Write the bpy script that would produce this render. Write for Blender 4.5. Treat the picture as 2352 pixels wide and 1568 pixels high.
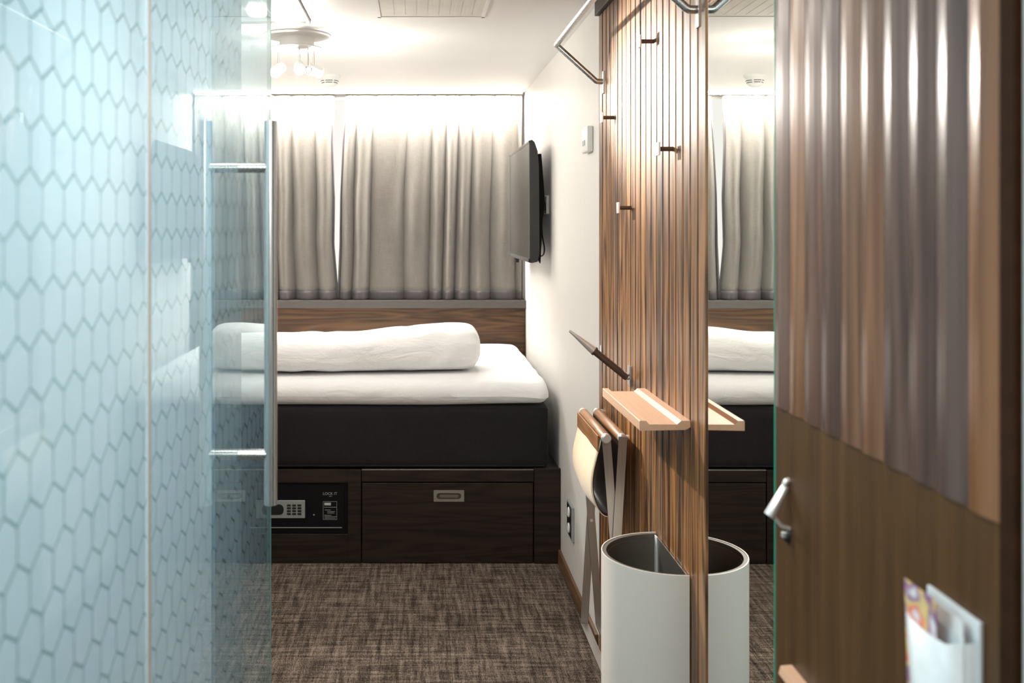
import bpy, bmesh, math, random
from mathutils import Vector, Matrix, noise as mnoise

random.seed(7)
for o in list(bpy.data.objects):
    bpy.data.objects.remove(o)
sc = bpy.context.scene
COL = sc.collection
PI = math.pi

# ------------------------------------------------------------------ camera
EYE = 1.48
cd = bpy.data.cameras.new('camera')
cd.sensor_width = 36.0
cd.lens = 35.0
cd.shift_x = (1176 - 955) / 2352
cd.shift_y = -(784 - 514) / 2352
cd.clip_start = 0.02
cd.dof.use_dof = True
cd.dof.focus_distance = 3.5
cd.dof.aperture_fstop = 4.8
cam = bpy.data.objects.new('camera', cd)
cam.location = (0, 0, EYE)
cam.rotation_euler = (PI / 2, 0, 0)
COL.objects.link(cam)
sc.camera = cam

# ------------------------------------------------------------------ world, view
w = bpy.data.worlds.new('world')
sc.world = w
w.use_nodes = True
w.node_tree.nodes['Background'].inputs[0].default_value = (0.8, 0.9, 1.0, 1)
w.node_tree.nodes['Background'].inputs[1].default_value = 0.15
sc.view_settings.view_transform = 'Standard'
sc.view_settings.look = 'None'
sc.view_settings.gamma = 1
sc.view_settings.use_curve_mapping = False
sc.view_settings.exposure = 0.0
sc.cycles.max_bounces = 10
sc.cycles.transparent_max_bounces = 16
sc.cycles.caustics_reflective = False
sc.cycles.sample_clamp_indirect = 6

# ------------------------------------------------------------------ lights
WARM = (1.0, 0.95, 0.88)


def area(name, loc, target, sx, sy, power, color=(1, 1, 1), spread=PI):
    l = bpy.data.lights.new(name, 'AREA')
    l.shape = 'RECTANGLE'
    l.size = sx
    l.size_y = sy
    l.energy = power
    l.color = color
    l.spread = spread
    o = bpy.data.objects.new(name, l)
    o.location = loc
    d = Vector(target) - Vector(loc)
    o.rotation_euler = d.to_track_quat('-Z', 'Y').to_euler()
    COL.objects.link(o)
    return o


def spot(name, loc, target, power, deg, blend=0.6, rad=0.02, color=WARM):
    l = bpy.data.lights.new(name, 'SPOT')
    l.energy = power
    l.spot_size = math.radians(deg)
    l.spot_blend = blend
    l.shadow_soft_size = rad
    l.color = color
    o = bpy.data.objects.new(name, l)
    o.location = loc
    d = Vector(target) - Vector(loc)
    o.rotation_euler = d.to_track_quat('-Z', 'Y').to_euler()
    COL.objects.link(o)
    return o


def point(name, loc, power, rad=0.03, color=WARM):
    l = bpy.data.lights.new(name, 'POINT')
    l.energy = power
    l.shadow_soft_size = rad
    l.color = color
    o = bpy.data.objects.new(name, l)
    o.location = loc
    COL.objects.link(o)
    return o


LX, LY, LZ = -0.48, 4.02, 2.03            # the ceiling spot fixture by the bed
area('led_light', (-0.38, 5.715, 2.222), (-0.38, 5.80, 1.2), 1.96, 0.02, 70, (1, 0.95, 0.88))
point('spot_glow', (LX, LY - 0.02, LZ), 18, 0.03)
spot('spot_beam_wood', (LX + 0.06, LY - 0.06, LZ), (0.63, 2.86, 1.86), 520, 30, 0.9, 0.02)
spot('spot_beam_shelf', (LX + 0.06, LY - 0.06, LZ), (0.56, 2.45, 0.78), 190, 46, 1.0, 0.012)
spot('spot_beam_door', (LX + 0.02, LY - 0.08, LZ), (0.53, 1.1, 1.60), 60, 24, 0.9, 0.02)
spot('spot_beam_ceiling', (LX + 0.1, LY, LZ), (0.15, 4.45, 2.3), 8, 130, 1.0, 0.03)
area('ceiling_panel_light', (-0.62, 3.3, 2.236), (-0.62, 3.3, 0), 0.3, 0.5, 9, WARM)
area('bathroom_light', (-0.9, 0.9, 2.2), (-0.9, 0.9, 0), 0.6, 1.6, 32, (1.0, 0.98, 0.95))
spot('film_glow_spot', (-1.25, 0.95, 2.1), (-0.333, 1.02, 1.62), 50, 24, 1.0, 0.05, (1, 0.97, 0.9))  # unseen, added to throw a soft glow on the glass film
area('entrance_fill', (-0.1, -0.3, 1.9), (0.15, 4.0, 1.2), 0.4, 0.4, 3.5, (1, 0.93, 0.84), math.radians(100))  # weak unseen fill added behind the camera, no lamp of the room
area('corridor_fill', (-0.16, 1.75, 2.236), (-0.12, 1.75, 0), 0.22, 0.22, 9, (1, 0.94, 0.86))  # unseen fill added overhead to brighten the bin and shelf top
area('hall_fill', (0.2, -0.6, 2.2), (0.2, 0.4, 0), 0.5, 0.5, 5, (1, 0.93, 0.85))  # unseen warm fill added against the bluish cast

# ------------------------------------------------------------------ materials
MATS = {}


def nt(name):
    m = bpy.data.materials.new(name)
    m.use_nodes = True
    n = m.node_tree
    b = n.nodes['Principled BSDF']
    return m, n, b


def N(n, t, **k):
    x = n.nodes.new(t)
    for a, v in k.items():
        setattr(x, a, v)
    return x


def setin(n, node, i, v):
    if hasattr(v, 'is_output') or hasattr(v, 'links'):
        n.links.new(v, node.inputs[i])
    else:
        node.inputs[i].default_value = v


def M(n, op, a, b=None, c=None, clamp=False):
    x = N(n, 'ShaderNodeMath', operation=op)
    x.use_clamp = clamp
    setin(n, x, 0, a)
    if b is not None:
        setin(n, x, 1, b)
    if c is not None:
        setin(n, x, 2, c)
    return x.outputs[0]


def mix(n, f, a, b, blend='MIX'):
    x = N(n, 'ShaderNodeMix', data_type='RGBA', blend_type=blend)
    setin(n, x, 0, f)
    setin(n, x, 6, a)
    setin(n, x, 7, b)
    return x.outputs[2]


def ramp(n, f, stops):
    x = N(n, 'ShaderNodeValToRGB')
    e = x.color_ramp.elements
    while len(e) < len(stops):
        e.new(0.5)
    for i, (p, c) in enumerate(stops):
        e[i].position = p
        e[i].color = tuple(c) + (1,)
    n.links.new(f, x.inputs[0])
    return x.outputs[0]


def noise(n, vec, scale, detail=3, rough=0.5, dist=0.0):
    x = N(n, 'ShaderNodeTexNoise')
    n.links.new(vec, x.inputs['Vector'])
    x.inputs['Scale'].default_value = scale
    x.inputs['Detail'].default_value = detail
    x.inputs['Roughness'].default_value = rough
    x.inputs['Distortion'].default_value = dist
    return x.outputs[0]


def mapping(n, vec, s=(1, 1, 1), loc=(0, 0, 0)):
    x = N(n, 'ShaderNodeMapping')
    n.links.new(vec, x.inputs[0])
    x.inputs['Scale'].default_value = s
    x.inputs['Location'].default_value = loc
    return x.outputs[0]


def bump(n, b, h, strength, dist=0.002):
    x = N(n, 'ShaderNodeBump')
    x.inputs['Strength'].default_value = strength
    x.inputs['Distance'].default_value = dist
    n.links.new(h, x.inputs['Height'])
    n.links.new(x.outputs[0], b.inputs['Normal'])


def plain(name, col, rough=0.5, metal=0.0, spec=0.5, nz=0.04, nscale=40, bmp=0.0, coat=0.0):
    m, n, b = nt(name)
    tc = N(n, 'ShaderNodeTexCoord').outputs['Object']
    f = noise(n, tc, nscale, 3)
    lo = tuple(max(0, c * (1 - nz)) for c in col)
    hi = tuple(min(1, c * (1 + nz)) for c in col)
    c = ramp(n, f, [(0.3, lo), (0.7, hi)])
    n.links.new(c, b.inputs['Base Color'])
    b.inputs['Roughness'].default_value = rough
    b.inputs['Metallic'].default_value = metal
    b.inputs['Specular IOR Level'].default_value = spec
    b.inputs['Coat Weight'].default_value = coat
    if bmp:
        bump(n, b, f, bmp)
    return m


def brushed(name, col, rough=0.3, axis=2):
    m, n, b = nt(name)
    tc = N(n, 'ShaderNodeTexCoord').outputs['Object']
    s = [60, 60, 60]
    s[axis] = 1.5
    f = noise(n, mapping(n, tc, s), 6, 3)
    c = ramp(n, f, [(0.3, tuple(x * 0.85 for x in col)), (0.7, col)])
    n.links.new(c, b.inputs['Base Color'])
    r = N(n, 'ShaderNodeMapRange')
    n.links.new(f, r.inputs[0])
    r.inputs[3].default_value = rough * 0.8
    r.inputs[4].default_value = rough * 1.2
    n.links.new(r.outputs[0], b.inputs['Roughness'])
    b.inputs['Metallic'].default_value = 1
    return m


def wood(name, tones, axis=2, pitch=None, paxis=1, p0=0.0, rough=0.35, ring=9.0, contrast=0.5, scale=1.0, spec=0.5, fine=0.25, offs=0.0, lo=0.30, hi=0.82):
    """grain along 'axis'; boards of width 'pitch' counted along 'paxis' each get their own tone and grain"""
    m, n, b = nt(name)
    tc = N(n, 'ShaderNodeTexCoord').outputs['Object']
    sep = N(n, 'ShaderNodeSeparateXYZ')
    n.links.new(tc, sep.inputs[0])
    if pitch:
        k = M(n, 'FLOOR', M(n, 'DIVIDE', M(n, 'SUBTRACT', sep.outputs[paxis], p0), pitch))
        wn = N(n, 'ShaderNodeTexWhiteNoise', noise_dimensions='1D')
        n.links.new(M(n, 'ADD', k, 3.7 + offs), wn.inputs['W'])
        rnd = wn.outputs['Value']
        cmb = N(n, 'ShaderNodeCombineXYZ')
        r2 = M(n, 'MULTIPLY', wn.outputs['Value'], 37.0)
        for i in range(3):
            n.links.new(r2, cmb.inputs[i])
        va = N(n, 'ShaderNodeVectorMath', operation='ADD')
        n.links.new(tc, va.inputs[0])
        n.links.new(cmb.outputs[0], va.inputs[1])
        vec = va.outputs[0]
    else:
        vec = tc
        rnd = None
    s = [7.0 * scale] * 3
    s[axis] = 0.55 * scale
    v = mapping(n, vec, s)
    f = noise(n, v, 1.6, 2, 0.5, 0.2)
    rings = M(n, 'PINGPONG', M(n, 'MULTIPLY', f, ring * 2), 1.0)
    s2 = [140.0 * scale] * 3
    s2[axis] = 2.5 * scale
    fib = noise(n, mapping(n, vec, s2), 1.0, 4, 0.65)
    s3 = [26.0 * scale] * 3
    s3[axis] = 0.8 * scale
    mid = noise(n, mapping(n, vec, s3), 1.0, 3, 0.6)
    g = M(n, 'ADD', M(n, 'MULTIPLY', rings, contrast * 0.45), M(n, 'ADD', M(n, 'MULTIPLY', fib, fine), M(n, 'MULTIPLY', mid, 0.75 - contrast * 0.3)))
    a, c_ = tones[0]
    if rnd is not None and len(tones) > 1:
        x = 1.0 / (len(tones) - 1)
        dark = ramp(n, rnd, [(i * x, t[0]) for i, t in enumerate(tones)])
        lite = ramp(n, rnd, [(i * x, t[1]) for i, t in enumerate(tones)])
    else:
        dark = tuple(a) + (1,)
        lite = tuple(c_) + (1,)
    fac = N(n, 'ShaderNodeMapRange')
    n.links.new(g, fac.inputs[0])
    fac.inputs[1].default_value = lo
    fac.inputs[2].default_value = hi
    colr = mix(n, fac.outputs[0], dark, lite)
    n.links.new(colr, b.inputs['Base Color'])
    b.inputs['Roughness'].default_value = rough
    b.inputs['Specular IOR Level'].default_value = spec
    bump(n, b, g, 0.25, 0.0006)
    return m


def fabric(name, col, rough=0.9, thread=900, nz=0.2, sheen=0.2, bmp=0.4):
    m, n, b = nt(name)
    tc = N(n, 'ShaderNodeTexCoord').outputs['Object']
    a = noise(n, mapping(n, tc, (thread, thread, thread * 0.08)), 1, 2)
    c = noise(n, mapping(n, tc, (thread * 0.06, thread, thread)), 1, 2)
    big = noise(n, tc, 3.5, 3)
    f = M(n, 'ADD', M(n, 'MULTIPLY', M(n, 'ADD', a, c), 0.35), M(n, 'MULTIPLY', big, 0.3))
    cc = ramp(n, f, [(0.35, tuple(x * (1 - nz) for x in col)), (0.65, tuple(min(1, x * (1 + nz)) for x in col))])
    n.links.new(cc, b.inputs['Base Color'])
    b.inputs['Roughness'].default_value = rough
    b.inputs['Sheen Weight'].default_value = sheen
    b.inputs['Specular IOR Level'].default_value = 0.2
    bump(n, b, f, bmp, 0.0006)
    return m


def linen(name, col, scale=9, strength=0.5):
    """smooth white cotton with soft creases"""
    m, n, b = nt(name)
    tc = N(n, 'ShaderNodeTexCoord').outputs['Object']
    f = noise(n, mapping(n, tc, (1, 1.6, 2.2)), scale, 4, 0.55, 0.8)
    f2 = noise(n, tc, 3, 2)
    c = ramp(n, f2, [(0.3, tuple(x * 0.97 for x in col)), (0.7, col)])
    n.links.new(c, b.inputs['Base Color'])
    b.inputs['Roughness'].default_value = 0.85
    b.inputs['Specular IOR Level'].default_value = 0.2
    b.inputs['Sheen Weight'].default_value = 0.15
    bump(n, b, f, strength, 0.012)
    return m


def carpet_mat():
    m, n, b = nt('brown_woven_carpet')
    g = N(n, 'ShaderNodeTexCoord').outputs['Object']
    sep = N(n, 'ShaderNodeSeparateXYZ')
    n.links.new(g, sep.inputs[0])
    X, Y = sep.outputs[0], sep.outputs[1]
    long_ = noise(n, mapping(n, g, (60, 5.0, 1)), 1, 4, 0.7)
    cross = noise(n, mapping(n, g, (5.0, 60, 1)), 1, 4, 0.7)
    loops = noise(n, mapping(n, g, (330, 170, 1)), 1, 2, 0.6)
    fine = noise(n, mapping(n, g, (160, 60, 1)), 1, 3, 0.7)
    f = M(n, 'ADD', M(n, 'ADD', M(n, 'MULTIPLY', long_, 0.34), M(n, 'MULTIPLY', cross, 0.30)),
          M(n, 'ADD', M(n, 'MULTIPLY', fine, 0.16), M(n, 'MULTIPLY', loops, 0.28)))
    ribs = M(n, 'MULTIPLY', M(n, 'SINE', M(n, 'MULTIPLY', X, 2 * PI / 0.0048)), 0.035)
    f = M(n, 'ADD', f, ribs)
    # tile joints every half metre
    j1 = M(n, 'LESS_THAN', M(n, 'ABSOLUTE', M(n, 'SUBTRACT', M(n, 'FLOORED_MODULO', M(n, 'ADD', X, 0.382), 0.5), 0.0015)), 0.0014)
    col = ramp(n, f, [(0.44, (0.014, 0.009, 0.007)), (0.53, (0.080, 0.060, 0.047)), (0.63, (0.27, 0.215, 0.175))])
    col = mix(n, M(n, 'MULTIPLY', j1, 0.6), col, (0.02, 0.014, 0.01, 1))
    n.links.new(col, b.inputs['Base Color'])
    b.inputs['Roughness'].default_value = 0.95
    b.inputs['Specular IOR Level'].default_value = 0.1
    bump(n, b, f, 0.7, 0.004)
    return m


def hexfilm(name, y0, z0, wd):
    """clear glass with frosted hexagons: the thin lines between the hexagons stay clearer"""
    m, n, b = nt(name)
    n.nodes.remove(b)
    g = N(n, 'ShaderNodeNewGeometry').outputs['Position']
    sep = N(n, 'ShaderNodeSeparateXYZ')
    n.links.new(g, sep.inputs[0])
    R3 = math.sqrt(3)
    u = M(n, 'ADD', M(n, 'DIVIDE', M(n, 'SUBTRACT', sep.outputs[1], y0), wd), 200.5)
    v = M(n, 'ADD', M(n, 'DIVIDE', M(n, 'SUBTRACT', sep.outputs[2], z0), wd), 100 * R3 + R3 / 2)
    au = M(n, 'SUBTRACT', M(n, 'FLOORED_MODULO', u, 1.0), 0.5)
    av = M(n, 'SUBTRACT', M(n, 'FLOORED_MODULO', v, R3), R3 / 2)
    bu = M(n, 'SUBTRACT', M(n, 'FLOORED_MODULO', M(n, 'SUBTRACT', u, 0.5), 1.0), 0.5)
    bv = M(n, 'SUBTRACT', M(n, 'FLOORED_MODULO', M(n, 'SUBTRACT', v, R3 / 2), R3), R3 / 2)
    la = M(n, 'ADD', M(n, 'MULTIPLY', au, au), M(n, 'MULTIPLY', av, av))
    lb = M(n, 'ADD', M(n, 'MULTIPLY', bu, bu), M(n, 'MULTIPLY', bv, bv))
    pick = M(n, 'LESS_THAN', lb, la)
    gu = M(n, 'ABSOLUTE', M(n, 'ADD', M(n, 'MULTIPLY', au, M(n, 'SUBTRACT', 1.0, pick)), M(n, 'MULTIPLY', bu, pick)))
    gv = M(n, 'ABSOLUTE', M(n, 'ADD', M(n, 'MULTIPLY', av, M(n, 'SUBTRACT', 1.0, pick)), M(n, 'MULTIPLY', bv, pick)))
    hd = M(n, 'MAXIMUM', gu, M(n, 'ADD', M(n, 'MULTIPLY', gu, 0.5), M(n, 'MULTIPLY', gv, R3 / 2)))
    line = M(n, 'GREATER_THAN', hd, 0.468)
    tr_f = N(n, 'ShaderNodeBsdfTransparent')
    tr_f.inputs[0].default_value = (0.72, 0.86, 0.915, 1)
    tl = N(n, 'ShaderNodeBsdfTranslucent')
    tl.inputs[0].default_value = (0.58, 0.82, 0.92, 1)
    df = N(n, 'ShaderNodeBsdfDiffuse')
    df.inputs[0].default_value = (0.38, 0.67, 0.84, 1)
    m1 = N(n, 'ShaderNodeMixShader')
    m1.inputs[0].default_value = 0.5
    n.links.new(tl.outputs[0], m1.inputs[1])
    n.links.new(df.outputs[0], m1.inputs[2])
    film = N(n, 'ShaderNodeMixShader')
    film.inputs[0].default_value = FILM
    n.links.new(tr_f.outputs[0], film.inputs[1])
    n.links.new(m1.outputs[0], film.inputs[2])
    tr_l = N(n, 'ShaderNodeBsdfTransparent')
    tr_l.inputs[0].default_value = (0.36, 0.57, 0.60, 1)
    lm = N(n, 'ShaderNodeMixShader')
    lm.inputs[0].default_value = 0.10
    n.links.new(tr_l.outputs[0], lm.inputs[1])
    n.links.new(m1.outputs[0], lm.inputs[2])
    body = N(n, 'ShaderNodeMixShader')
    n.links.new(line, body.inputs[0])
    n.links.new(film.outputs[0], body.inputs[1])
    n.links.new(lm.outputs[0], body.inputs[2])
    gl = N(n, 'ShaderNodeBsdfGlossy')
    gl.inputs['Roughness'].default_value = 0.012
    gl.inputs[0].default_value = (0.86, 0.97, 1.0, 1)
    fr = N(n, 'ShaderNodeFresnel')
    fr.inputs[0].default_value = 1.5
    # both faces of the pane reflect
    f2 = M(n, 'MULTIPLY', M(n, 'POWER', fr.outputs[0], 2.0), 3.0, clamp=True)
    out = N(n, 'ShaderNodeMixShader')
    n.links.new(f2, out.inputs[0])
    n.links.new(body.outputs[0], out.inputs[1])
    n.links.new(gl.outputs[0], out.inputs[2])
    mo = n.nodes['Material Output']
    n.links.new(out.outputs[0], mo.inputs[0])
    return m


def emit(name, col, s):
    m = bpy.data.materials.new(name)
    m.use_nodes = True
    n = m.node_tree
    n.nodes.remove(n.nodes['Principled BSDF'])
    e = N(n, 'ShaderNodeEmission')
    e.inputs[0].default_value = tuple(col) + (1,)
    e.inputs[1].default_value = s
    n.links.new(e.outputs[0], n.nodes['Material Output'].inputs[0])
    return m


FILM = 0.45
M_wall = plain('off_white_paint', (0.70, 0.68, 0.645), 0.55, nz=0.015, nscale=6)
M_ceil = plain('white_ceiling_paint', (0.80, 0.79, 0.77), 0.45, nz=0.01, nscale=4)
M_bath = plain('pale_bathroom_paint', (0.80, 0.84, 0.86), 0.5, nz=0.02, nscale=5)
M_vent = plain('grey_vent_paint', (0.70, 0.68, 0.63), 0.6, nz=0.05, nscale=8)
M_carpet = carpet_mat()
SLAT_TONES = [((0.060, 0.022, 0.007), (0.42, 0.185, 0.060)), ((0.055, 0.024, 0.010), (0.30, 0.140, 0.056)), ((0.10, 0.038, 0.012), (0.48, 0.235, 0.088)),
              ((0.034, 0.019, 0.012), (0.22, 0.122, 0.068)), ((0.070, 0.027, 0.009), (0.40, 0.185, 0.066))]
DOOR_TONES = [((0.085, 0.036, 0.019), (0.20, 0.096, 0.054)), ((0.13, 0.054, 0.022), (0.29, 0.135, 0.060)), ((0.075, 0.037, 0.026), (0.17, 0.090, 0.064)),
              ((0.038, 0.025, 0.024), (0.11, 0.072, 0.064)), ((0.10, 0.044, 0.021), (0.24, 0.118, 0.060))]
M_walnut_dark = wood('dark_walnut', [((0.006, 0.0035, 0.0025), (0.030, 0.017, 0.011))], axis=0, rough=0.5, contrast=0.6, spec=0.3)
M_walnut_head = wood('walnut_headboard', [((0.030, 0.014, 0.006), (0.125, 0.066, 0.030))], axis=0, rough=0.4, contrast=0.6, spec=0.3)
M_base_wood = wood('skirting_wood', [((0.07, 0.035, 0.014), (0.20, 0.11, 0.05))], axis=1, rough=0.4)
M_peach = wood('pale_leather_toned_wood', [((0.62, 0.36, 0.22), (0.80, 0.50, 0.33))], axis=1, rough=0.4, contrast=0.1, fine=0.5)
M_roll = wood('oiled_teak', [((0.16, 0.07, 0.025), (0.42, 0.20, 0.085))], axis=1, rough=0.35)
M_door_low = wood('stained_door_veneer', [((0.055, 0.025, 0.008), (0.125, 0.062, 0.022))], axis=2, rough=0.5, contrast=0.25, scale=1.3, spec=0.2)
M_door_trim = plain('dark_brown_trim', (0.030, 0.012, 0.005), 0.85, nz=0.2, spec=0.08)
M_steel = brushed('brushed_steel', (0.66, 0.65, 0.63), 0.28)
M_steel_y = brushed('brushed_flat_steel', (0.50, 0.485, 0.46), 0.36)
M_chrome = plain('polished_chrome', (0.84, 0.83, 0.81), 0.28, 0.6)
M_dark_steel = plain('dark_bronze_metal', (0.11, 0.075, 0.06), 0.35, 0.5)
M_black = plain('black_plastic', (0.008, 0.008, 0.009), 0.35)
M_blackm = plain('matt_black_metal', (0.004, 0.004, 0.005), 0.6, spec=0.15)
M_screen = plain('dark_glossy_screen', (0.045, 0.043, 0.042), 0.14, spec=1.0)
M_bezel = plain('grey_bezel', (0.10, 0.10, 0.10), 0.25)
M_white_pl = plain('white_plastic', (0.82, 0.82, 0.80), 0.4, nz=0.01)
M_grey_pl = plain('grey_plastic', (0.32, 0.34, 0.34), 0.4)
M_binw = plain('white_enamel', (0.84, 0.79, 0.725), 0.4, nz=0.01, nscale=5)
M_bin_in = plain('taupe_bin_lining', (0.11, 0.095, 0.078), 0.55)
M_cream = fabric('cream_canvas', (0.74, 0.60, 0.42), nz=0.12, thread=300, bmp=0.3)
M_leather = plain('dark_brown_leather', (0.030, 0.014, 0.009), 0.35, nz=0.3, nscale=60, bmp=0.2)
M_bed_dark = fabric('charcoal_upholstery', (0.014, 0.012, 0.014), nz=0.35, thread=420, sheen=0.05)
M_sheet = linen('white_bed_linen', (0.82, 0.82, 0.83), 5, 0.8)
M_duvet = linen('white_duvet_cotton', (0.83, 0.83, 0.83), 6, 1.0)
M_curtain = fabric('taupe_curtain_cloth', (0.165, 0.152, 0.135), nz=0.14, thread=260)
M_hem = fabric('dark_curtain_hem', (0.085, 0.076, 0.080), nz=0.2, thread=260)
M_sill = plain('grey_painted_sill', (0.070, 0.062, 0.056), 0.5)
M_glass_edge = plain('green_glass_edge', (0.10, 0.34, 0.25), 0.12, spec=0.9)
M_mirror_edge = plain('deep_green_mirror_edge', (0.0, 0.42, 0.28), 0.3, spec=0.6)
M_led = emit('led_diffuser', (1.0, 0.96, 0.88), 6)
M_bulb = emit('spot_bulb', (1.0, 0.94, 0.85), 14)
M_paper = plain('white_paper', (0.80, 0.80, 0.80), 0.6)
M_acryl = plain('pale_plastic_holder', (0.72, 0.76, 0.78), 0.35)
M_print = plain('print_grey', (0.35, 0.36, 0.36), 0.5)
M_label = plain('print_pale', (0.45, 0.50, 0.49), 0.5)

m, n, b = nt('mirror_silver')
b.inputs['Metallic'].default_value = 1
b.inputs['Base Color'].default_value = (0.90, 0.93, 0.90, 1)
b.inputs['Roughness'].default_value = 0.0
M_mirror = m

# ------------------------------------------------------------------ helpers
WL = {}


def tag(o, label=None, cat=None, group=None, kind=None):
    if label:
        o['label'] = label
    if cat:
        o['category'] = cat
    if group:
        o['group'] = group
    if kind:
        o['kind'] = kind
    return o


def thing(name, loc, label=None, cat=None, group=None, kind=None):
    o = bpy.data.objects.new(name, None)
    o.empty_display_size = 0.05
    o.location = loc
    COL.objects.link(o)
    WL[o.name] = Vector(loc)
    return tag(o, label, cat, group, kind)


def obj(name, bm, mat, parent=None, smooth=False, loc=None, label=None, mats=None):
    """bm is in world coordinates; the object's origin goes to its parent's place, or to loc"""
    o_w = WL[parent.name] if parent else Vector(loc or (0, 0, 0))
    bmesh.ops.translate(bm, verts=bm.verts, vec=-o_w)
    bmesh.ops.recalc_face_normals(bm, faces=bm.faces)
    me = bpy.data.meshes.new(name)
    bm.to_mesh(me)
    bm.free()
    for mm in (mats or [mat]):
        me.materials.append(mm)
    if smooth:
        for p in me.polygons:
            p.use_smooth = True
        try:
            me.set_sharp_from_angle(angle=math.radians(38))
        except Exception:
            pass
    o = bpy.data.objects.new(name, me)
    COL.objects.link(o)
    if parent:
        o.parent = parent
    else:
        o.location = o_w
    WL[o.name] = o_w.copy()
    if label:
        o['label'] = label
    return o


def NB():
    return bmesh.new()


def box(bm, x0, x1, y0, y1, z0, z1, bev=0.0, seg=2, mi=0):
    t = bmesh.new()
    bmesh.ops.create_cube(t, size=1)
    for v in t.verts:
        v.co = Vector(((x0 + x1) / 2 + v.co.x * (x1 - x0), (y0 + y1) / 2 + v.co.y * (y1 - y0), (z0 + z1) / 2 + v.co.z * (z1 - z0)))
    if bev:
        bmesh.ops.bevel(t, geom=list(t.edges), offset=bev, segments=seg, profile=0.5, affect='EDGES')
    for f in t.faces:
        f.material_index = mi
    join(bm, t)
    return bm


def join(bm, t):
    me = bpy.data.meshes.new('tmp')
    t.to_mesh(me)
    t.free()
    bm.from_mesh(me)
    bpy.data.meshes.remove(me)


def tube(bm, pts, r, seg=14, cap=True):
    """round tube along pts; r a number or one per point"""
    pts = [Vector(p) for p in pts]
    rs = r if isinstance(r, (list, tuple)) else [r] * len(pts)
    rings = []
    up = None
    for i, p in enumerate(pts):
        if i == 0:
            d = (pts[1] - p).normalized()
        elif i == len(pts) - 1:
            d = (p - pts[i - 1]).normalized()
        else:
            d = ((pts[i + 1] - p).normalized() + (p - pts[i - 1]).normalized()).normalized()
        if up is None:
            up = Vector((0, 0, 1)) if abs(d.z) < 0.9 else Vector((1, 0, 0))
        a = d.cross(up).normalized()
        bb = a.cross(d).normalized()
        up = bb
        k = 1.0
        if 0 < i < len(pts) - 1:
            c = (pts[i + 1] - p).normalized().dot(d)
            k = 1 / max(c, 0.5)
        ring = []
        for j in range(seg):
            t = 2 * PI * j / seg
            ring.append(bm.verts.new(p + (a * math.cos(t) + bb * math.sin(t)) * rs[i] * (k if False else 1)))
        rings.append(ring)
    for i in range(len(rings) - 1):
        for j in range(seg):
            bm.faces.new((rings[i][j], rings[i][(j + 1) % seg], rings[i + 1][(j + 1) % seg], rings[i + 1][j]))
    if cap:
        bm.faces.new(rings[0][::-1])
        bm.faces.new(rings[-1])
    return bm


def soften(pts, rad=0.01, n=4):
    """round the corners of a polyline"""
    pts = [Vector(p) for p in pts]
    out = [pts[0]]
    for i in range(1, len(pts) - 1):
        a = pts[i] + (pts[i - 1] - pts[i]).normalized() * rad
        c = pts[i] + (pts[i + 1] - pts[i]).normalized() * rad
        for k in range(n + 1):
            t = k / n
            out.append(a * (1 - t) ** 2 + pts[i] * 2 * t * (1 - t) + c * t * t)
    out.append(pts[-1])
    return out


def lathe(bm, prof, c, seg=40, ax='z'):
    """prof: (radius, height) pairs around a vertical axis at c"""
    rings = []
    for r, h in prof:
        ring = []
        for j in range(seg):
            t = 2 * PI * j / seg
            if ax == 'z':
                p = Vector((c[0] + r * math.cos(t), c[1] + r * math.sin(t), c[2] + h))
            elif ax == 'x':
                p = Vector((c[0] + h, c[1] + r * math.cos(t), c[2] + r * math.sin(t)))
            else:
                p = Vector((c[0] + r * math.cos(t), c[1] + h, c[2] + r * math.sin(t)))
            ring.append(bm.verts.new(p))
        rings.append(ring)
    for i in range(len(rings) - 1):
        for j in range(seg):
            bm.faces.new((rings[i][j], rings[i][(j + 1) % seg], rings[i + 1][(j + 1) % seg], rings[i + 1][j]))
    bm.faces.new(rings[0])
    bm.faces.new(rings[-1])
    return bm


def prism(bm, poly, axis, a, b):
    """extrude a 2D polygon along an axis from a to b"""
    def P(p, t):
        if axis == 'y':
            return Vector((p[0], t, p[1]))
        if axis == 'x':
            return Vector((t, p[0], p[1]))
        return Vector((p[0], p[1], t))
    A = [bm.verts.new(P(p, a)) for p in poly]
    B = [bm.verts.new(P(p, b)) for p in poly]
    k = len(poly)
    for i in range(k):
        bm.faces.new((A[i], A[(i + 1) % k], B[(i + 1) % k], B[i]))
    bm.faces.new(A)
    bm.faces.new(B[::-1])
    return bm


def struct(name, bm, mat, loc=None, **k):
    o = obj(name, bm, mat, None, loc=loc, **k)
    o['kind'] = 'structure'
    return o


# ------------------------------------------------------------------ the room
XW = 0.632          # plane of the right wall
CZ = EYE + 0.763    # ceiling height
BACK = 5.88
LEFT = -1.42
struct('floor', box(NB(), LEFT - 0.1, 0.8, -1.6, BACK + 0.1, -0.06, 0.0), M_carpet, loc=(0, 0, 0))
struct('ceiling', box(NB(), LEFT - 0.1, 0.8, -1.6, BACK + 0.1, CZ, CZ + 0.08), M_ceil)
struct('wall_back', box(NB(), LEFT - 0.1, 0.8, BACK, BACK + 0.1, 0, CZ), M_wall)
struct('wall_left', box(NB(), LEFT - 0.1, LEFT, -1.6, BACK, 0, CZ), M_wall)
struct('wall_front', box(NB(), LEFT, 0.8, -1.6, -1.5, 0, CZ), M_wall)
bm = NB()
box(bm, XW, 0.8, 3.433, BACK, 0, CZ)
struct('wall_right', bm, M_wall)
struct('wall_recess', box(NB(), 0.67, 0.8, 0.864, 3.432, 0, CZ), M_wall)
struct('wall_entrance', box(NB(), 0.5265, 0.8, -1.5, 0.863, 0, CZ), M_wall)
struct('wall_bathroom', box(NB(), LEFT, -0.493, 2.40, 2.763, 0, CZ), M_bath)
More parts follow.
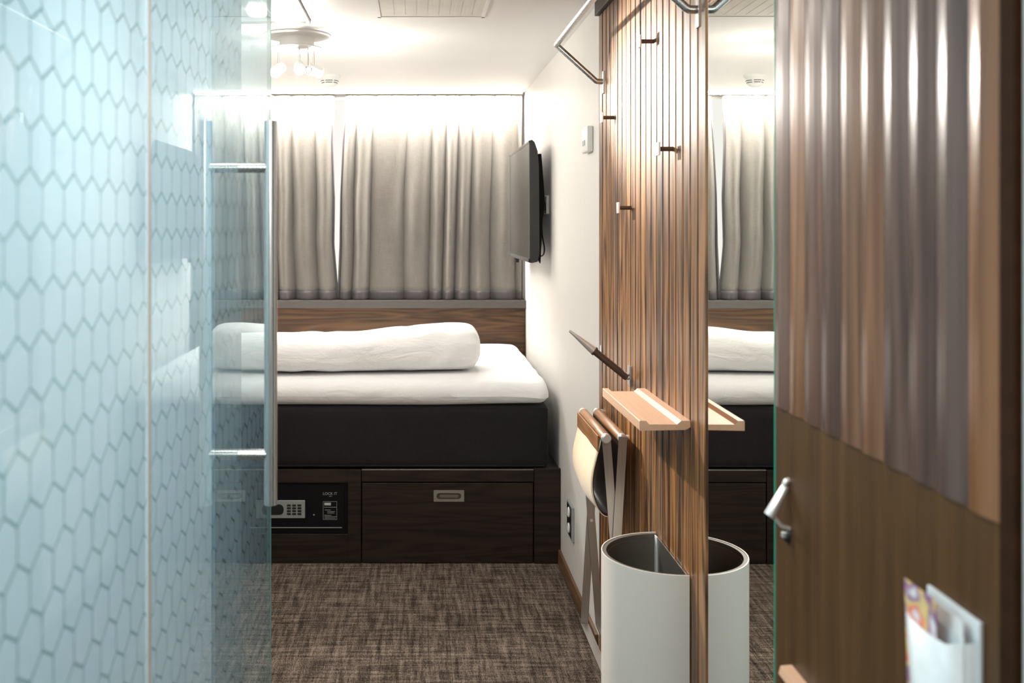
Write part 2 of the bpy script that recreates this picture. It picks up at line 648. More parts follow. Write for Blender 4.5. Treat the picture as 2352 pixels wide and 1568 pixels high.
struct('wall_partition_end', box(NB(), -0.4925, -0.484, 2.40, 2.763, 0, CZ), plain('slate_blue_paint', (0.22, 0.34, 0.42), 0.5))
struct('wall_bathroom_side', box(NB(), LEFT, LEFT + 0.01, -1.5, 2.40, 0, CZ), M_bath)
struct('baseboard_right', box(NB(), XW - 0.012, XW, 3.44, 4.34, 0.0, 0.062, 0.002), M_base_wood)

# ------------------------------------------------------------------ ceiling pieces
t = thing('ceiling_vent', (0.057, 3.45, CZ), 'flat grey ventilation panel set flush in the white ceiling', 'vent')
obj('frame', box(box(box(box(NB(), -0.14, -0.128, 3.15, 3.67, CZ - 0.004, CZ + 0.004), 0.242, 0.254, 3.15, 3.67, CZ - 0.004, CZ + 0.004),
                     -0.14, 0.254, 3.658, 3.67, CZ - 0.004, CZ + 0.004), -0.14, 0.254, 3.15, 3.162, CZ - 0.004, CZ + 0.004), M_white_pl, t)
bm = NB()
box(bm, -0.128, 0.242, 3.162, 3.658, CZ - 0.0015, CZ + 0.004)
for i in range(9):
    x = -0.10 + i * 0.04
    box(bm, x, x + 0.022, 3.19, 3.63, CZ - 0.0022, CZ - 0.001)
obj('grille', bm, M_vent, t)

# recessed ceiling light near the glass wall
t = thing('recessed_ceiling_light', (-0.6, 3.4, CZ), 'frosted square ceiling light beside the glass wall, in front of the spot lamp', 'ceiling light')
bm = NB()
for (a, b_, c, d) in ((-0.80, -0.395, 3.73, 3.745), (-0.80, -0.395, 3.05, 3.065), (-0.41, -0.395, 3.05, 3.745), (-0.80, -0.785, 3.05, 3.745)):
    box(bm, a, b_, c, d, CZ - 0.012, CZ, 0.002)
obj('frame', bm, M_steel_y, t)
obj('diffuser', box(NB(), -0.785, -0.41, 3.065, 3.73, CZ - 0.006, CZ - 0.001), plain('frosted_diffuser', (0.86, 0.86, 0.86), 0.25, nz=0.01), t)
for (x, y) in ((-0.56, 3.52), (-0.48, 3.62)):
    obj('lamp_disc', lathe(NB(), [(0.0, -0.03), (0.03, -0.028), (0.038, -0.015), (0.038, -0.006)], (x, y, CZ), 28), M_bulb, t, True)

# spot fixture
t = thing('spot_ceiling_lamp', (LX, LY, CZ), 'round white ceiling lamp with hanging spots beside the glass door edge', 'ceiling lamp')
obj('ceiling_plate', lathe(NB(), [(0.0, -0.012), (0.12, -0.012), (0.135, -0.006), (0.137, 0)], (LX, LY, CZ), 48), M_white_pl, t, True)
obj('drum', lathe(NB(), [(0.0, -0.052), (0.068, -0.052), (0.07, -0.05), (0.07, -0.012)], (LX, LY, CZ), 40), M_white_pl, t, True)
obj('ring_plate', lathe(NB(), [(0.0, -0.062), (0.098, -0.062), (0.104, -0.058), (0.104, -0.054), (0.098, -0.052), (0, -0.052)], (LX, LY, CZ), 48), M_white_pl, t, True)
SP = [(-0.075, 0.01, (-0.5, -0.6, -0.5)), (0.015, -0.045, (0.2, -1, -0.45)), (0.065, 0.03, (0.9, 0.1, -0.35))]
for dx, dy, aim in SP:
    base = Vector((LX + dx, LY + dy, CZ - 0.062))
    bot = base + Vector((0, 0, -0.075))
    obj('rod', tube(NB(), [base, bot], 0.0035, 10), M_steel, t, True)
    d = Vector(aim).normalized()
    c0 = bot - d * 0.03
    c1 = bot + d * 0.035
    h = obj('spot_head', tube(NB(), [c0, c0 + d * 0.008, c1 - d * 0.003, c1], [0.012, 0.021, 0.024, 0.023], 24), M_white_pl, t, True)
    obj('bulb', tube(NB(), [c1, c1 + d * 0.004], [0.019, 0.016], 20), M_bulb, h, True)
bm = NB()
cx, cy, cz = LX + 0.052, LY - 0.06, CZ - 0.152
for k in range(5):
    o_ = (k - 2) * 0.0068
    rr = math.sqrt(max(0.0165 ** 2 - o_ ** 2, 1e-6))
    pts = [(cx + o_, cy + rr * math.cos(a), cz + rr * math.sin(a)) for a in [j * 2 * PI / 20 for j in range(21)]]
    tube(bm, pts, 0.0014, 6, False)
obj('cage_ball', bm, M_dark_steel, t, True)
bm = NB()
tube(bm, [(cx, cy, cz + 0.016), (cx, cy, CZ - 0.062)], 0.002, 8)
obj('rod', bm, M_steel, t, True)

# smoke detector
c = (-0.443, 5.12, CZ)
t = thing('smoke_detector', c, 'round white smoke detector with dark slots on the ceiling near the curtains', 'smoke detector')
obj('base_plate', lathe(NB(), [(0.0, -0.014), (0.054, -0.014), (0.056, -0.01), (0.056, 0)], c, 40), M_white_pl, t, True)
obj('dome', lathe(NB(), [(0.0, -0.062), (0.020, -0.060), (0.032, -0.052), (0.043, -0.034), (0.047, -0.014)], c, 40), M_white_pl, t, True)
bm = NB()
for (z, r) in ((-0.030, 0.0445), (-0.040, 0.0400)):
    for a0 in range(0, 360, 60):
        pts = [(c[0] + r * math.cos(math.radians(a)), c[1] + r * math.sin(math.radians(a)), c[2] + z) for a in range(a0 + 6, a0 + 55, 8)]
        tube(bm, pts, 0.0018, 6)
obj('slots', bm, M_black, t)

# LED strip
t = thing('led_strip', (-0.38, 5.745, CZ), 'thin glowing light strip along the ceiling above the curtains', 'light strip')
obj('profile', box(NB(), -1.40, 0.615, 5.742, 5.752, CZ - 0.012, CZ, 0.001), M_white_pl, t)
obj('diffuser', box(NB(), -1.40, 0.615, 5.736, 5.742, CZ - 0.011, CZ - 0.001), M_led, t)

# curtain rail
t = thing('curtain_rail', (-0.38, 5.80, CZ), 'slim grey curtain rail fixed along the ceiling in front of the window', 'curtain rail')
obj('track', box(NB(), -1.41, 0.622, 5.772, 5.80, CZ - 0.0145, CZ, 0.002), M_steel_y, t)
struct('trim_2', box(NB(), 0.616, 0.623, 5.815, 5.83, 1.042, CZ - 0.017), M_dark_steel)

# ------------------------------------------------------------------ curtains
ZT, ZB = EYE + 0.748, EYE - 0.440


def curtain(name, edge_l, edge_r, label, seed, nfold):
    rnd = random.Random(seed)
    folds = []
    for k in range(nfold):
        folds.append(((k + 0.5 + rnd.uniform(-0.28, 0.28)) / nfold, rnd.uniform(0.35, 1.0), rnd.uniform(0.22, 0.42) / nfold, rnd.uniform(-0.025, 0.025)))
    nx, nz_ = 260, 44
    root = thing(name, (0.5 * (edge_l(1.6) + edge_r(1.6)), 5.79, ZB), label, 'curtain', 'curtains over the window')

    def pt(i, z):
        s = i / nx
        a, b_ = edge_l(z), edge_r(z)
        dn = (ZT - z) / (ZT - ZB)
        x = a + (b_ - a) * s
        y = 5.785
        ph = s * nfold + 0.75 * mnoise.noise(Vector((s * 3.1 + seed, 0.1, 0))) * 2 + dn * 0.22 * mnoise.noise(Vector((s * 4 + seed, z * 1.1, 5)))
        amp = 0.018 + 0.050 * min(1, dn * 1.5) * (0.55 + 0.6 * (mnoise.noise(Vector((s * 5.3 + seed, 2.2, 1))) + 0.35))
        y -= amp * abs(math.sin(PI * ph)) ** 0.8
        y += 0.008 * mnoise.noise(Vector((s * 16 + seed, z * 2.6, 0.3))) * min(1, dn * 2)
        # pinch pleats at the heading
        if dn < 0.07:
            k = 1 - dn / 0.07
            for c_, amp, wd, dr in folds:
                g = math.exp(-((s - c_) / (0.006 + 0.0)) ** 2)
                y += 0.012 * g * k
        return Vector((x, y, z))
    zs_h = [ZB, ZB + 0.013, ZB + 0.027, ZB + 0.041, ZB + 0.055]
    zs = [ZB + 0.055 + (ZT - ZB - 0.055) * j / nz_ for j in range(nz_ + 1)]

    def sheet(zl):
        bm = NB()
        g = [[bm.verts.new(pt(i, z)) for i in range(nx + 1)] for z in zl]
        for j in range(len(zl) - 1):
            for i in range(nx):
                bm.faces.new((g[j][i], g[j][i + 1], g[j + 1][i + 1], g[j + 1][i]))
        return bm
    for nm, zl, mt in (('cloth', zs, M_curtain), ('hem', zs_h, M_hem)):
        o = obj(nm, sheet(zl), mt, root, True)
        s_ = o.modifiers.new('thick', 'SOLIDIFY')
        s_.thickness = 0.0025
    # side seam along the free edge
    bm = NB()
    zz = zs_h + zs[1:]
    iE, iN = (0, 3) if seed == 3 else (nx, nx - 3)
    ge = [bm.verts.new(pt(iE, z) + Vector((0, -0.003, 0))) for z in zz]
    gn = [bm.verts.new(pt(iN, z) + Vector((0, -0.003, 0))) for z in zz]
    for j in range(len(zz) - 1):
        bm.faces.new((ge[j], gn[j], gn[j + 1], ge[j + 1]))
    o = obj('side_seam', bm, M_hem, root, True)
    s_ = o.modifiers.new('thick', 'SOLIDIFY')
    s_.thickness = 0.002
    return root


def lerp_tab(tab):
    def f(z):
        if z >= tab[0][0]:
            return tab[0][1]
        for (z0, x0), (z1, x1) in zip(tab, tab[1:]):
            if z0 >= z >= z1:
                return x0 + (x1 - x0) * (z0 - z) / (z0 - z1)
        return tab[-1][1]
    return f


YC = 5.785 / 2286.7
px = lambda x: (x - 955) * YC
pz = lambda y: EYE + (514 - y) * YC
curtain('curtain', lambda z: -1.405, lerp_tab([(pz(218), px(769)), (pz(330), px(766)), (pz(450), px(769)), (pz(560), px(768)), (pz(655), px(776)), (pz(690), px(778))]),
        'taupe curtain between the glass door and the narrow gap', 5, 9)
curtain('curtain', lerp_tab([(pz(218), px(794)), (pz(330), px(787)), (pz(450), px(782)), (pz(560), px(781)), (pz(660), px(777)), (pz(690), px(777))]),
        lerp_tab([(pz(218), px(1199)), (pz(400), px(1197)), (pz(690), px(1196))]),
        'wider taupe curtain hanging between the narrow gap and the television', 3, 9)

struct('window_1', box(NB(), -1.38, 0.60, 5.862, 5.879, 1.045, CZ - 0.03, 0.003), emit('daylit_blind', (1.0, 0.97, 0.91), 1.0))
t = thing('window_sill', (-0.4, 5.79, 1.0), None, None, None, 'structure')
t.name = 'trim_1'
WL['trim_1'] = WL['window_sill'] = Vector((-0.4, 5.79, 1.0))
obj('sill_front', box(NB(), LEFT, XW, 5.70, 5.75, 0.998, 1.0375, 0.001), M_sill, t)
obj('sill_top', box(NB(), LEFT, XW, 5.702, BACK, 1.0378, 1.041, 0.0005), M_sill, t)
tag(obj('headboard', box(NB(), LEFT + 0.002, XW - 0.002, 5.73, 5.76, 0.42, 0.9975, 0.002), M_walnut_head, loc=(-0.4, 5.745, 0.42)),
    'horizontal-grained walnut headboard panel behind the bed below the curtains', 'headboard')

# ------------------------------------------------------------------ bed
BY = 4.34
BT = 0.410
t = thing('bed_base', (-0.4, 5.0, 0), 'dark walnut storage base under the bed with one flush drawer', 'bed base')
x_split = (830 - 955) * BY / 2286.7
x_post = (1227 - 955) * BY / 2286.7
nx0, nx1, nz0, nz1 = -0.735, -0.296, 0.128, 0.352
bm = NB()
box(bm, LEFT + 0.002, nx0, BY, BY + 0.02, 0, BT - 0.002, 0.001)
box(bm, nx1, x_split - 0.0015, BY, BY + 0.02, 0, BT - 0.002, 0.001)
box(bm, nx0, nx1, BY, BY + 0.02, 0, nz0, 0.001)
box(bm, nx0, nx1, BY, BY + 0.02, nz1, BT - 0.002, 0.001)
obj('cabinet_front', bm, M_walnut_dark, t)
obj('carcass', box(box(NB(), LEFT + 0.002, XW - 0.002, BY + 0.34, 5.72, 0, BT - 0.004), x_split + 0.01, XW - 0.002, BY + 0.022, BY + 0.34, 0, BT - 0.004), M_walnut_dark, t)
obj('top_rail', box(NB(), x_split + 0.0015, x_post - 0.0015, BY, BY + 0.02, EYE + (514 - 1106) * BY / 2286.7, BT - 0.003, 0.001), M_walnut_dark, t)
obj('rail_edging', box(NB(), x_split + 0.0015, x_post - 0.0015, BY - 0.001, BY + 0.02, BT - 0.003, BT, 0.0005), M_steel_y, t, label='pale metal edging strip')
obj('side_post', box(NB(), x_post, XW - 0.001, BY - 0.004, BY + 0.02, 0, BT + 0.004, 0.0015), M_walnut_dark, t)
dr = obj('drawer', box(NB(), x_split + 0.0035, x_post - 0.006, BY - 0.001, BY + 0.02, 0.004, EYE + (514 - 1109) * BY / 2286.7, 0.0015), M_walnut_dark, t)
# flush handle
hx0, hx1 = (996 - 955) * BY / 2286.7, (1066 - 955) * BY / 2286.7
hz1, hz0 = EYE + (514 - 1125) * BY / 2286.7, EYE + (514 - 1151) * BY / 2286.7


def rounded(cx_, cz_, w_, h_, r, n_=6):
    pts = []
    for (sx, sz, a0) in ((1, 1, 0), (-1, 1, 90), (-1, -1, 180), (1, -1, 270)):
        for k in range(n_ + 1):
            a = math.radians(a0 + 90 * k / n_)
            pts.append((cx_ + sx * (w_ / 2 - r) + r * math.cos(a), cz_ + sz * (h_ / 2 - r) + r * math.sin(a)))
    return pts


hcx, hcz, hw, hh = (hx0 + hx1) / 2, (hz0 + hz1) / 2, hx1 - hx0, hz1 - hz0
bm = NB()
outer = rounded(hcx, hcz, hw, hh, 0.003)
inner = rounded(hcx, hcz - 0.001, hw * 0.82, hh * 0.55, hh * 0.27)
yo = BY - 0.006
A = [bm.verts.new((p[0], yo, p[1])) for p in outer]
B = [bm.verts.new((p[0], yo, p[1])) for p in inner]
C_ = [bm.verts.new((p[0], yo + 0.004, p[1])) for p in inner]
D = [bm.verts.new((p[0], BY - 0.001, p[1])) for p in outer]
k = len(A)
for i in range(k):
    j = (i + 1) % k
    bm.faces.new((A[i], A[j], B[j], B[i]))
    bm.faces.new((B[i], B[j], C_[j], C_[i]))
    bm.faces.new((A[i], D[i], D[j], A[j]))
bm.faces.new(C_)
fh = obj('flush_handle', bm, plain('satin_handle_metal', (0.26, 0.23, 0.20), 0.4, 0.3), dr, label='recessed satin metal pull')
obj('finger_recess_shade', prism(NB(), rounded(hcx, hcz - 0.001, hw * 0.80, hh * 0.52, hh * 0.25), 'y', yo + 0.0032, yo + 0.0045), plain('shaded_satin_metal', (0.075, 0.062, 0.052), 0.4, 0.3), fh)  # shade of the recess put into the colour of its floor
obj('finger_lip', prism(NB(), rounded(hcx, hcz - 0.001, hw * 0.62, hh * 0.26, hh * 0.12), 'y', yo + 0.0022, yo + 0.0034), plain('lip_metal', (0.17, 0.145, 0.125), 0.4, 0.3), fh)

# safe in the niche
t = thing('safe', (-0.51, BY + 0.1, nz0 + 0.001), 'black electronic safe with silver keypad in the bed base niche', 'safe')
sy = BY + 0.006
obj('body', box(NB(), nx0 + 0.001, nx1 - 0.001, sy + 0.004, BY + 0.30, nz0 + 0.001, nz1 - 0.001, 0.002), M_blackm, t)
dd = obj('safe_door', box(NB(), nx0 + 0.012, nx1 - 0.016, sy, sy + 0.004, nz0 + 0.028, nz1 - 0.012, 0.001), M_blackm, t)
obj('door_lip', box(NB(), nx0 + 0.012, nx1 - 0.026, sy - 0.003, sy + 0.0, nz0 + 0.026, nz0 + 0.0285), M_grey_pl, t)
sx = lambda x: (x - 955) * sy / 2286.7
sz = lambda y: EYE + (514 - y) * sy / 2286.7
kp = obj('keypad', box(NB(), sx(588), sx(701), sy - 0.006, sy, sz(1189), sz(1148), 0.0015), plain('silver_keypad', (0.30, 0.33, 0.31), 0.4, 0.2), dd)
bm = prism(NB(), rounded(sx(627), sz(1169), sx(652) - sx(602), sz(1157) - sz(1181), 0.02), 'y', sy - 0.008, sy - 0.0055)
obj('display', bm, M_black, kp)
for r_ in range(4):
    for c_ in range(3):
        x = 664 + c_ * 12.0
        y = 1159 + r_ * 6.6
        obj('key', box(NB(), sx(x - 4.4), sx(x + 4.4), sy - 0.009, sy - 0.0055, sz(y + 2.1), sz(y - 2.1), 0.001), M_black, kp)
obj('screw', lathe(NB(), [(0.0, -0.002), (0.003, -0.0015), (0.0035, 0)], (sx(721), sy, sz(1182)), 14, 'y'), M_grey_pl, dd)


def text(body, x, z, y, size, mat, parent, name, align='CENTER', xs=1.0):
    cu = bpy.data.curves.new(name, 'FONT')
    cu.body = body
    cu.size = size
    cu.align_x = align
    cu.align_y = 'CENTER'
    cu.extrude = 0.0003
    tmp = bpy.data.objects.new(name + '_tmp', cu)
    COL.objects.link(tmp)
    bpy.context.view_layer.update()
    dg = bpy.context.evaluated_depsgraph_get()
    me = bpy.data.meshes.new_from_object(tmp.evaluated_get(dg))
    bpy.data.objects.remove(tmp)
    w_ = WL[parent.name]
    for v in me.vertices:
        v.co = Vector((x + v.co.x * xs, y - v.co.z, z + v.co.y)) - w_
    me.materials.clear()
    me.materials.append(mat)
    o = bpy.data.objects.new(name, me)
    COL.objects.link(o)
    o.parent = parent
    WL[o.name] = w_.copy()
    return o


text('LOCK IT', sx(758), sz(1133.5), sy - 0.0008, 0.0165, M_print, dd, 'lettering', xs=1.0)
text('SAFE', sx(759), sz(1139.5), sy - 0.0008, 0.006, M_print, dd, 'lettering')
bm = NB()
a0, a1, b0, b1 = sx(742), sx(774), sz(1193), sz(1151)
e = 0.0012
yy = sy - 0.001
for q in ((a0, a1, b1 - e, b1), (a0, a1, b0, b0 + e), (a0, a0 + e, b0, b1), (a1 - e, a1, b0, b1)):
    box(bm, q[0], q[1], yy, sy, q[2], q[3])
for i, (u0, u1, vv) in enumerate(((0.08, 0.95, 0.32), (0.12, 0.55, 0.47), (0.3, 0.85, 0.56), (0.3, 0.8, 0.64), (0.08, 0.6, 0.76), (0.1, 0.95, 0.84), (0.1, 0.9, 0.92))):
    zc = b1 + (b0 - b1) * vv
    box(bm, a0 + (a1 - a0) * u0, a0 + (a1 - a0) * u1, yy, sy, zc - 0.0008, zc + 0.0008)
obj('instruction_sticker', bm, M_print, dd)
obj('sticker_tab', box(NB(), sx(745), sx(760), yy - 0.0003, sy, sz(1160), sz(1154)), M_label, dd)


def soft_box(x0, x1, y0, y1, z0, z1, r, n=(60, 30, 8), fn=None):
    """rounded slab with many vertices so that it can be displaced"""
    bm = NB()
    bmesh.ops.create_cube(bm, size=2)
    # cut into a grid
    for ax, k in enumerate(n):
        for i in range(1, k):
            c_ = -1 + 2 * i / k
            co = Vector((0, 0, 0))
            no = Vector((0, 0, 0))
            co[ax] = c_
            no[ax] = 1
            bmesh.ops.bisect_plane(bm, geom=bm.verts[:] + bm.edges[:] + bm.faces[:], plane_co=co, plane_no=no)
    hx, hy, hz = (x1 - x0) / 2, (y1 - y0) / 2, (z1 - z0) / 2
    c0 = Vector(((x0 + x1) / 2, (y0 + y1) / 2, (z0 + z1) / 2))

    def warp(u, h):
        # move grid lines toward the ends so the rounding is well sampled
        return math.copysign(abs(u) ** 0.6, u) * h
    for v in bm.verts:
        p = Vector((warp(v.co.x, hx), warp(v.co.y, hy), warp(v.co.z, hz)))
        q = Vector((max(-hx + r, min(hx - r, p.x)), max(-hy + r, min(hy - r, p.y)), max(-hz + r, min(hz - r, p.z))))
        d = p - q
        if d.length > 1e-6:
            p = q + d.normalized() * min(r, d.length if d.length < r else r) if False else q + d.normalized() * r
        v.co = c0 + p
        if fn:
            v.co = fn(v.co.copy())
    return bm


MX1 = 0.583
t = thing('box_mattress', (-0.4, 5.0, BT + 0.001), 'thick charcoal upholstered mattress standing on the walnut bed base', 'mattress')
obj('mattress_body', soft_box(LEFT + 0.012, MX1, BY + 0.012, 5.70, BT + 0.0045, 0.682, 0.022, (50, 24, 10),
    lambda p: p + Vector((0, -0.004 * mnoise.noise(p * 2.5), 0))), M_bed_dark, t, True)
bm = NB()
zz = BT + 0.012
tube(bm, [(LEFT + 0.05, BY + 0.016, zz), (MX1 - 0.02, BY + 0.016, zz)], 0.004, 8)
obj('piping', bm, M_bed_dark, t, True)

T_TOP = EYE - 0.682


def topper_fn(p):
    q = p.copy()
    s = mnoise.noise(Vector((p.x * 2.0, p.y * 1.5, 1.7)))
    s2 = mnoise.noise(Vector((p.x * 6.0, p.y * 5, 4.7)))
    front = max(0, 1 - (p.y - BY) / 0.18)
    if p.z > 0.74:
        q.z += 0.006 * s + 0.003 * s2 - 0.018 * front ** 2
        q.z -= 0.010 * max(0, (p.x - 0.4) / 0.18) ** 2
    else:
        q.z += front * (0.004 * s)
        q.z += 0.012 * front * max(0, (p.x - 0.1) / 0.48)
    q.y += front * (0.010 * s + 0.004 * s2)
    if p.x > 0.45:
        q.x += 0.010 * mnoise.noise(Vector((p.y * 5, p.z * 4, 0))) + 0.006 * mnoise.noise(Vector((p.y * 14, p.z * 4, 2)))
    return q


t = thing('mattress_topper', (-0.4, 5.0, 0.684), 'white sheeted mattress topper lying on the charcoal mattress', 'mattress topper')
obj('sheet', soft_box(LEFT + 0.03, MX1 + 0.001, BY - 0.002, 5.69, 0.684, T_TOP + 0.006, 0.048, (90, 60, 12), topper_fn), M_sheet, t, True)

# rolled duvet
bm = NB()
XR, XL = 0.302, -1.30
NXX, NR = 150, 56
rings = []
for i in range(NXX + 1):
    u = i / NXX
    x = XR + (XL - XR) * (u ** 0.8)
    de = min(XR - x, x - XL)
    # end rounding
    k = min(1.0, de / 0.10)
    endk = (1 - (1 - k) ** 2.6) ** (1 / 2.2)
    # taller near the free end, a bit lower further along
    hgt = 0.200 - 0.032 * max(0, min(1, (0.16 - x) / 0.5)) + 0.012 * math.exp(-((x - 0.12) / 0.16) ** 2)
    hgt += 0.006 * mnoise.noise(Vector((x * 3, 0, 9)))
    dep = 0.36 + 0.03 * mnoise.noise(Vector((x * 2, 5, 9)))
    yc = 4.66 - 0.055 * max(0, min(1.6, (0.25 - x) / 0.6))
    zc = T_TOP + 0.011
    ring = []
    for j in range(NR):
        a = 2 * PI * j / NR
        ca, sa = math.cos(a), math.sin(a)
        e_ = 0.72
        yy_ = math.copysign(abs(ca) ** e_, ca) * dep / 2
        zz_ = math.copysign(abs(sa) ** (0.62 if sa < 0 else 0.8), sa) * hgt / 2
        r_ = 1 + 0.035 * mnoise.noise(Vector((x * 4, math.cos(a) * 1.3, math.sin(a) * 1.3)))
        # diagonal wrinkles
        wr = 0.0045 * math.sin(34 * x + 5 * a + 3 * mnoise.noise(Vector((x * 5, a, 3)))) * max(0, mnoise.noise(Vector((x * 3.1, ca * 2, 7))) + 0.2)
        if k < 1:
            wr += 0.004 * math.sin(9 * a) * (1 - k)
        sq = endk
        p = Vector((x, yc + yy_ * r_ * (0.55 + 0.45 * sq) + wr * ca, zc + hgt / 2 + (zz_ * r_) * (0.35 + 0.65 * sq) + wr * sa))
        if sa < 0:
            p.z = max(p.z, zc + 0.001)
        ring.append(bm.verts.new(p))
    rings.append(ring)
for i in range(NXX):
    for j in range(NR):
        bm.faces.new((rings[i][j], rings[i][(j + 1) % NR], rings[i + 1][(j + 1) % NR], rings[i + 1][j]))
bm.faces.new(rings[0])
bm.faces.new(rings[-1][::-1])
o = obj('rolled_duvet', bm, M_duvet, None, True, loc=(-0.5, 4.66, T_TOP))
sm = o.modifiers.new('sub', 'SUBSURF')
sm.levels = 1
sm.render_levels = 1
tag(o, 'white duvet rolled into a long bolster along the bed', 'duvet')

# ------------------------------------------------------------------ television
TX = 0.527
ty0, ty1, tz0, tz1 = 4.60, 5.55, EYE - 0.179, EYE + 0.386
t = thing('television', (0.57, 5.07, 1.30), 'black flat television seen edge-on, mounted on the white wall above the bed', 'television')
bm = prism(NB(), [(TX, tz0), (TX + 0.010, tz0 - 0.002), (TX + 0.036, tz0 + 0.004), (TX + 0.045, tz0 + 0.04), (TX + 0.042, tz1 - 0.12), (TX + 0.036, tz1 - 0.05), (TX + 0.022, tz1 - 0.008), (TX + 0.010, tz1 + 0.003), (TX, tz1)], 'y', ty0, ty1)
obj('casing', bm, M_black, t)
bm = NB()
for q in ((ty0, ty1, tz0, tz0 + 0.018), (ty0, ty1, tz1 - 0.012, tz1), (ty0, ty0 + 0.014, tz0, tz1), (ty1 - 0.016, ty1, tz0, tz1)):
    box(bm, TX - 0.004, TX + 0.001, q[0], q[1], q[2], q[3], 0.001)
obj('bezel', bm, M_bezel, t)
obj('screen', box(NB(), TX - 0.002, TX + 0.001, ty0 + 0.014, ty1 - 0.016, tz0 + 0.018, tz1 - 0.012), M_screen, t)
obj('sensor_foot', box(NB(), TX + 0.004, TX + 0.022, ty1 - 0.26, ty1 - 0.19, tz0 - 0.026, tz0 + 0.002, 0.002), M_black, t)
bp = [(TX + 0.044, tz0 + 0.02), (TX + 0.062, tz0 - 0.008), (TX + 0.072, tz0 + 0.20), (TX + 0.082, tz0 + 0.27), (TX + 0.080, tz0 + 0.33), (TX + 0.066, tz1 - 0.055), (TX + 0.052, tz1 - 0.055), (TX + 0.046, tz1 - 0.075)]
obj('bracket', prism(NB(), bp, 'y', ty0 + 0.10, ty0 + 0.14), M_blackm, t)
obj('bracket', prism(NB(), bp, 'y', ty1 - 0.34, ty1 - 0.30), M_blackm, t)
bm = NB()
box(bm, TX + 0.070, XW - 0.0015, 4.86, 5.28, EYE + 0.06, EYE + 0.12, 0.003)
obj('wall_rail', bm, M_blackm, t)
t = thing('wall_socket', (XW, 4.75, 1.55), 'small white socket plate on the wall behind the television', 'socket')
obj('faceplate', box(NB(), XW - 0.014, XW, 4.715, 4.80, EYE + (514 - 491) * 4.74 / 2286.7, EYE + (514 - 449) * 4.74 / 2286.7, 0.003), M_white_pl, t)
obj('plug', box(NB(), XW - 0.032, XW - 0.014, 4.735, 4.775, 1.545, 1.585, 0.004), M_black, t)
bm = NB()
tube(bm, soften([(XW - 0.028, 4.75, 1.548), (XW - 0.034, 4.74, 1.50), (XW - 0.030, 4.735, 1.42), (XW - 0.018, 4.74, 1.36), (XW - 0.022, 4.76, 1.325), (XW - 0.036, 4.775, 1.325)], 0.02, 6), 0.0035, 8)
tag(obj('power_cable', bm, M_black, None, True, loc=(XW - 0.03, 4.75, 1.45)), 'thin black cable looping down behind the television', 'cable')

# ------------------------------------------------------------------ thermostat, low outlet
t = thing('thermostat', (XW, 3.6, EYE + 0.31), 'small white thermostat box on the bright wall beside the slatted panel', 'thermostat')
obj('casing', box(NB(), XW - 0.022, XW, 3.545, 3.665, EYE + 0.258, EYE + 0.350, 0.005, 3), M_white_pl, t, True)
obj('display', box(NB(), XW - 0.0235, XW - 0.021, 3.585, 3.64, EYE + 0.283, EYE + 0.302, 0.0005), M_grey_pl, t)
t = thing('power_outlet', (XW, 4.03, 0.28), 'double power outlet with dark inserts low on the wall beside the folded stool', 'power outlet')
zo0, zo1 = 0.212, 0.348
obj('frame', box(NB(), XW - 0.010, XW, 3.965, 4.10, zo0, zo1, 0.002), M_grey_pl, t)
obj('insert', box(NB(), XW - 0.0115, XW - 0.0095, 3.985, 4.088, zo0 + 0.008, zo1 - 0.008, 0.001), M_black, t)
for zc in (0.248, 0.312):
    obj('socket', lathe(NB(), [(0.0, -0.0015), (0.014, -0.002), (0.019, -0.004), (0.021, 0)], (XW - 0.0115, 4.037, zc), 24, 'x'), M_white_pl, t, True)

# ------------------------------------------------------------------ slatted wood wall panel
WY0, WY1 = 2.167, 3.435
PITCH = 0.0634


def slats(x_front, y0, y1, z0, z1, pitch, seed, thick, depth_var=0.004, facet=0.34, tilt=0.0018, bow=0.0014, groove=0.010, back=0.0, skew=0.0):
    """row of vertical boards seen from -X; each board has a bevelled far edge and its own thickness"""
    rnd = random.Random(seed)
    bm = NB()
    k = int(round((y1 - y0) / pitch))
    pr = []
    for i in range(k):
        a = y0 + i * pitch
        b_ = min(a + pitch, y1)
        d = rnd.uniform(0, depth_var)
        w_ = b_ - a
        # from near edge to far edge
        pr += [(x_front + groove, a + 0.0002), (x_front + d + back + 0.0008, a + 0.0012), (x_front + d + back, a + 0.0030),
               (x_front + d + back * 0.4 + tilt * 0.25, a + w_ * (1 - facet) * 0.6), (x_front + d + tilt, a + w_ * (1 - facet)),
               (x_front + d + tilt + bow, a + w_ * (1 - facet * 0.45)),
               (x_front + d + tilt + bow * 2.6, b_ - 0.0022), (x_front + groove, b_ - 0.0008)]
    poly = [(x_front + thick, y0)] + pr + [(x_front + thick, y1)]
    if skew:
        poly = [(x + skew * (y - y0), y) for x, y in poly]
    return prism(bm, poly, 'z', z0, z1)


M_slats = wood('slatted_walnut', SLAT_TONES, axis=2, pitch=PITCH, paxis=1, p0=0.0, rough=0.36, ring=8, contrast=0.9, lo=0.36, hi=0.74)
t = thing('slatted_wall_panel', (XW, WY0, 0), 'tall panel of vertical reddish-brown wooden slats holding the hooks and rails', 'wall panel')
obj('slats', slats(XW - 0.002, WY0, WY1, 0.0, 2.194, PITCH, 11, 0.03, 0.0012, 0.36, 0.0006, 0.0007, 0.0036), M_slats, t)
obj('top_board', box(NB(), XW - 0.016, XW + 0.026, WY0, WY1 - 0.005, 2.195, CZ - 0.001, 0.002), M_walnut_dark, t, label='darker wooden board along the top')

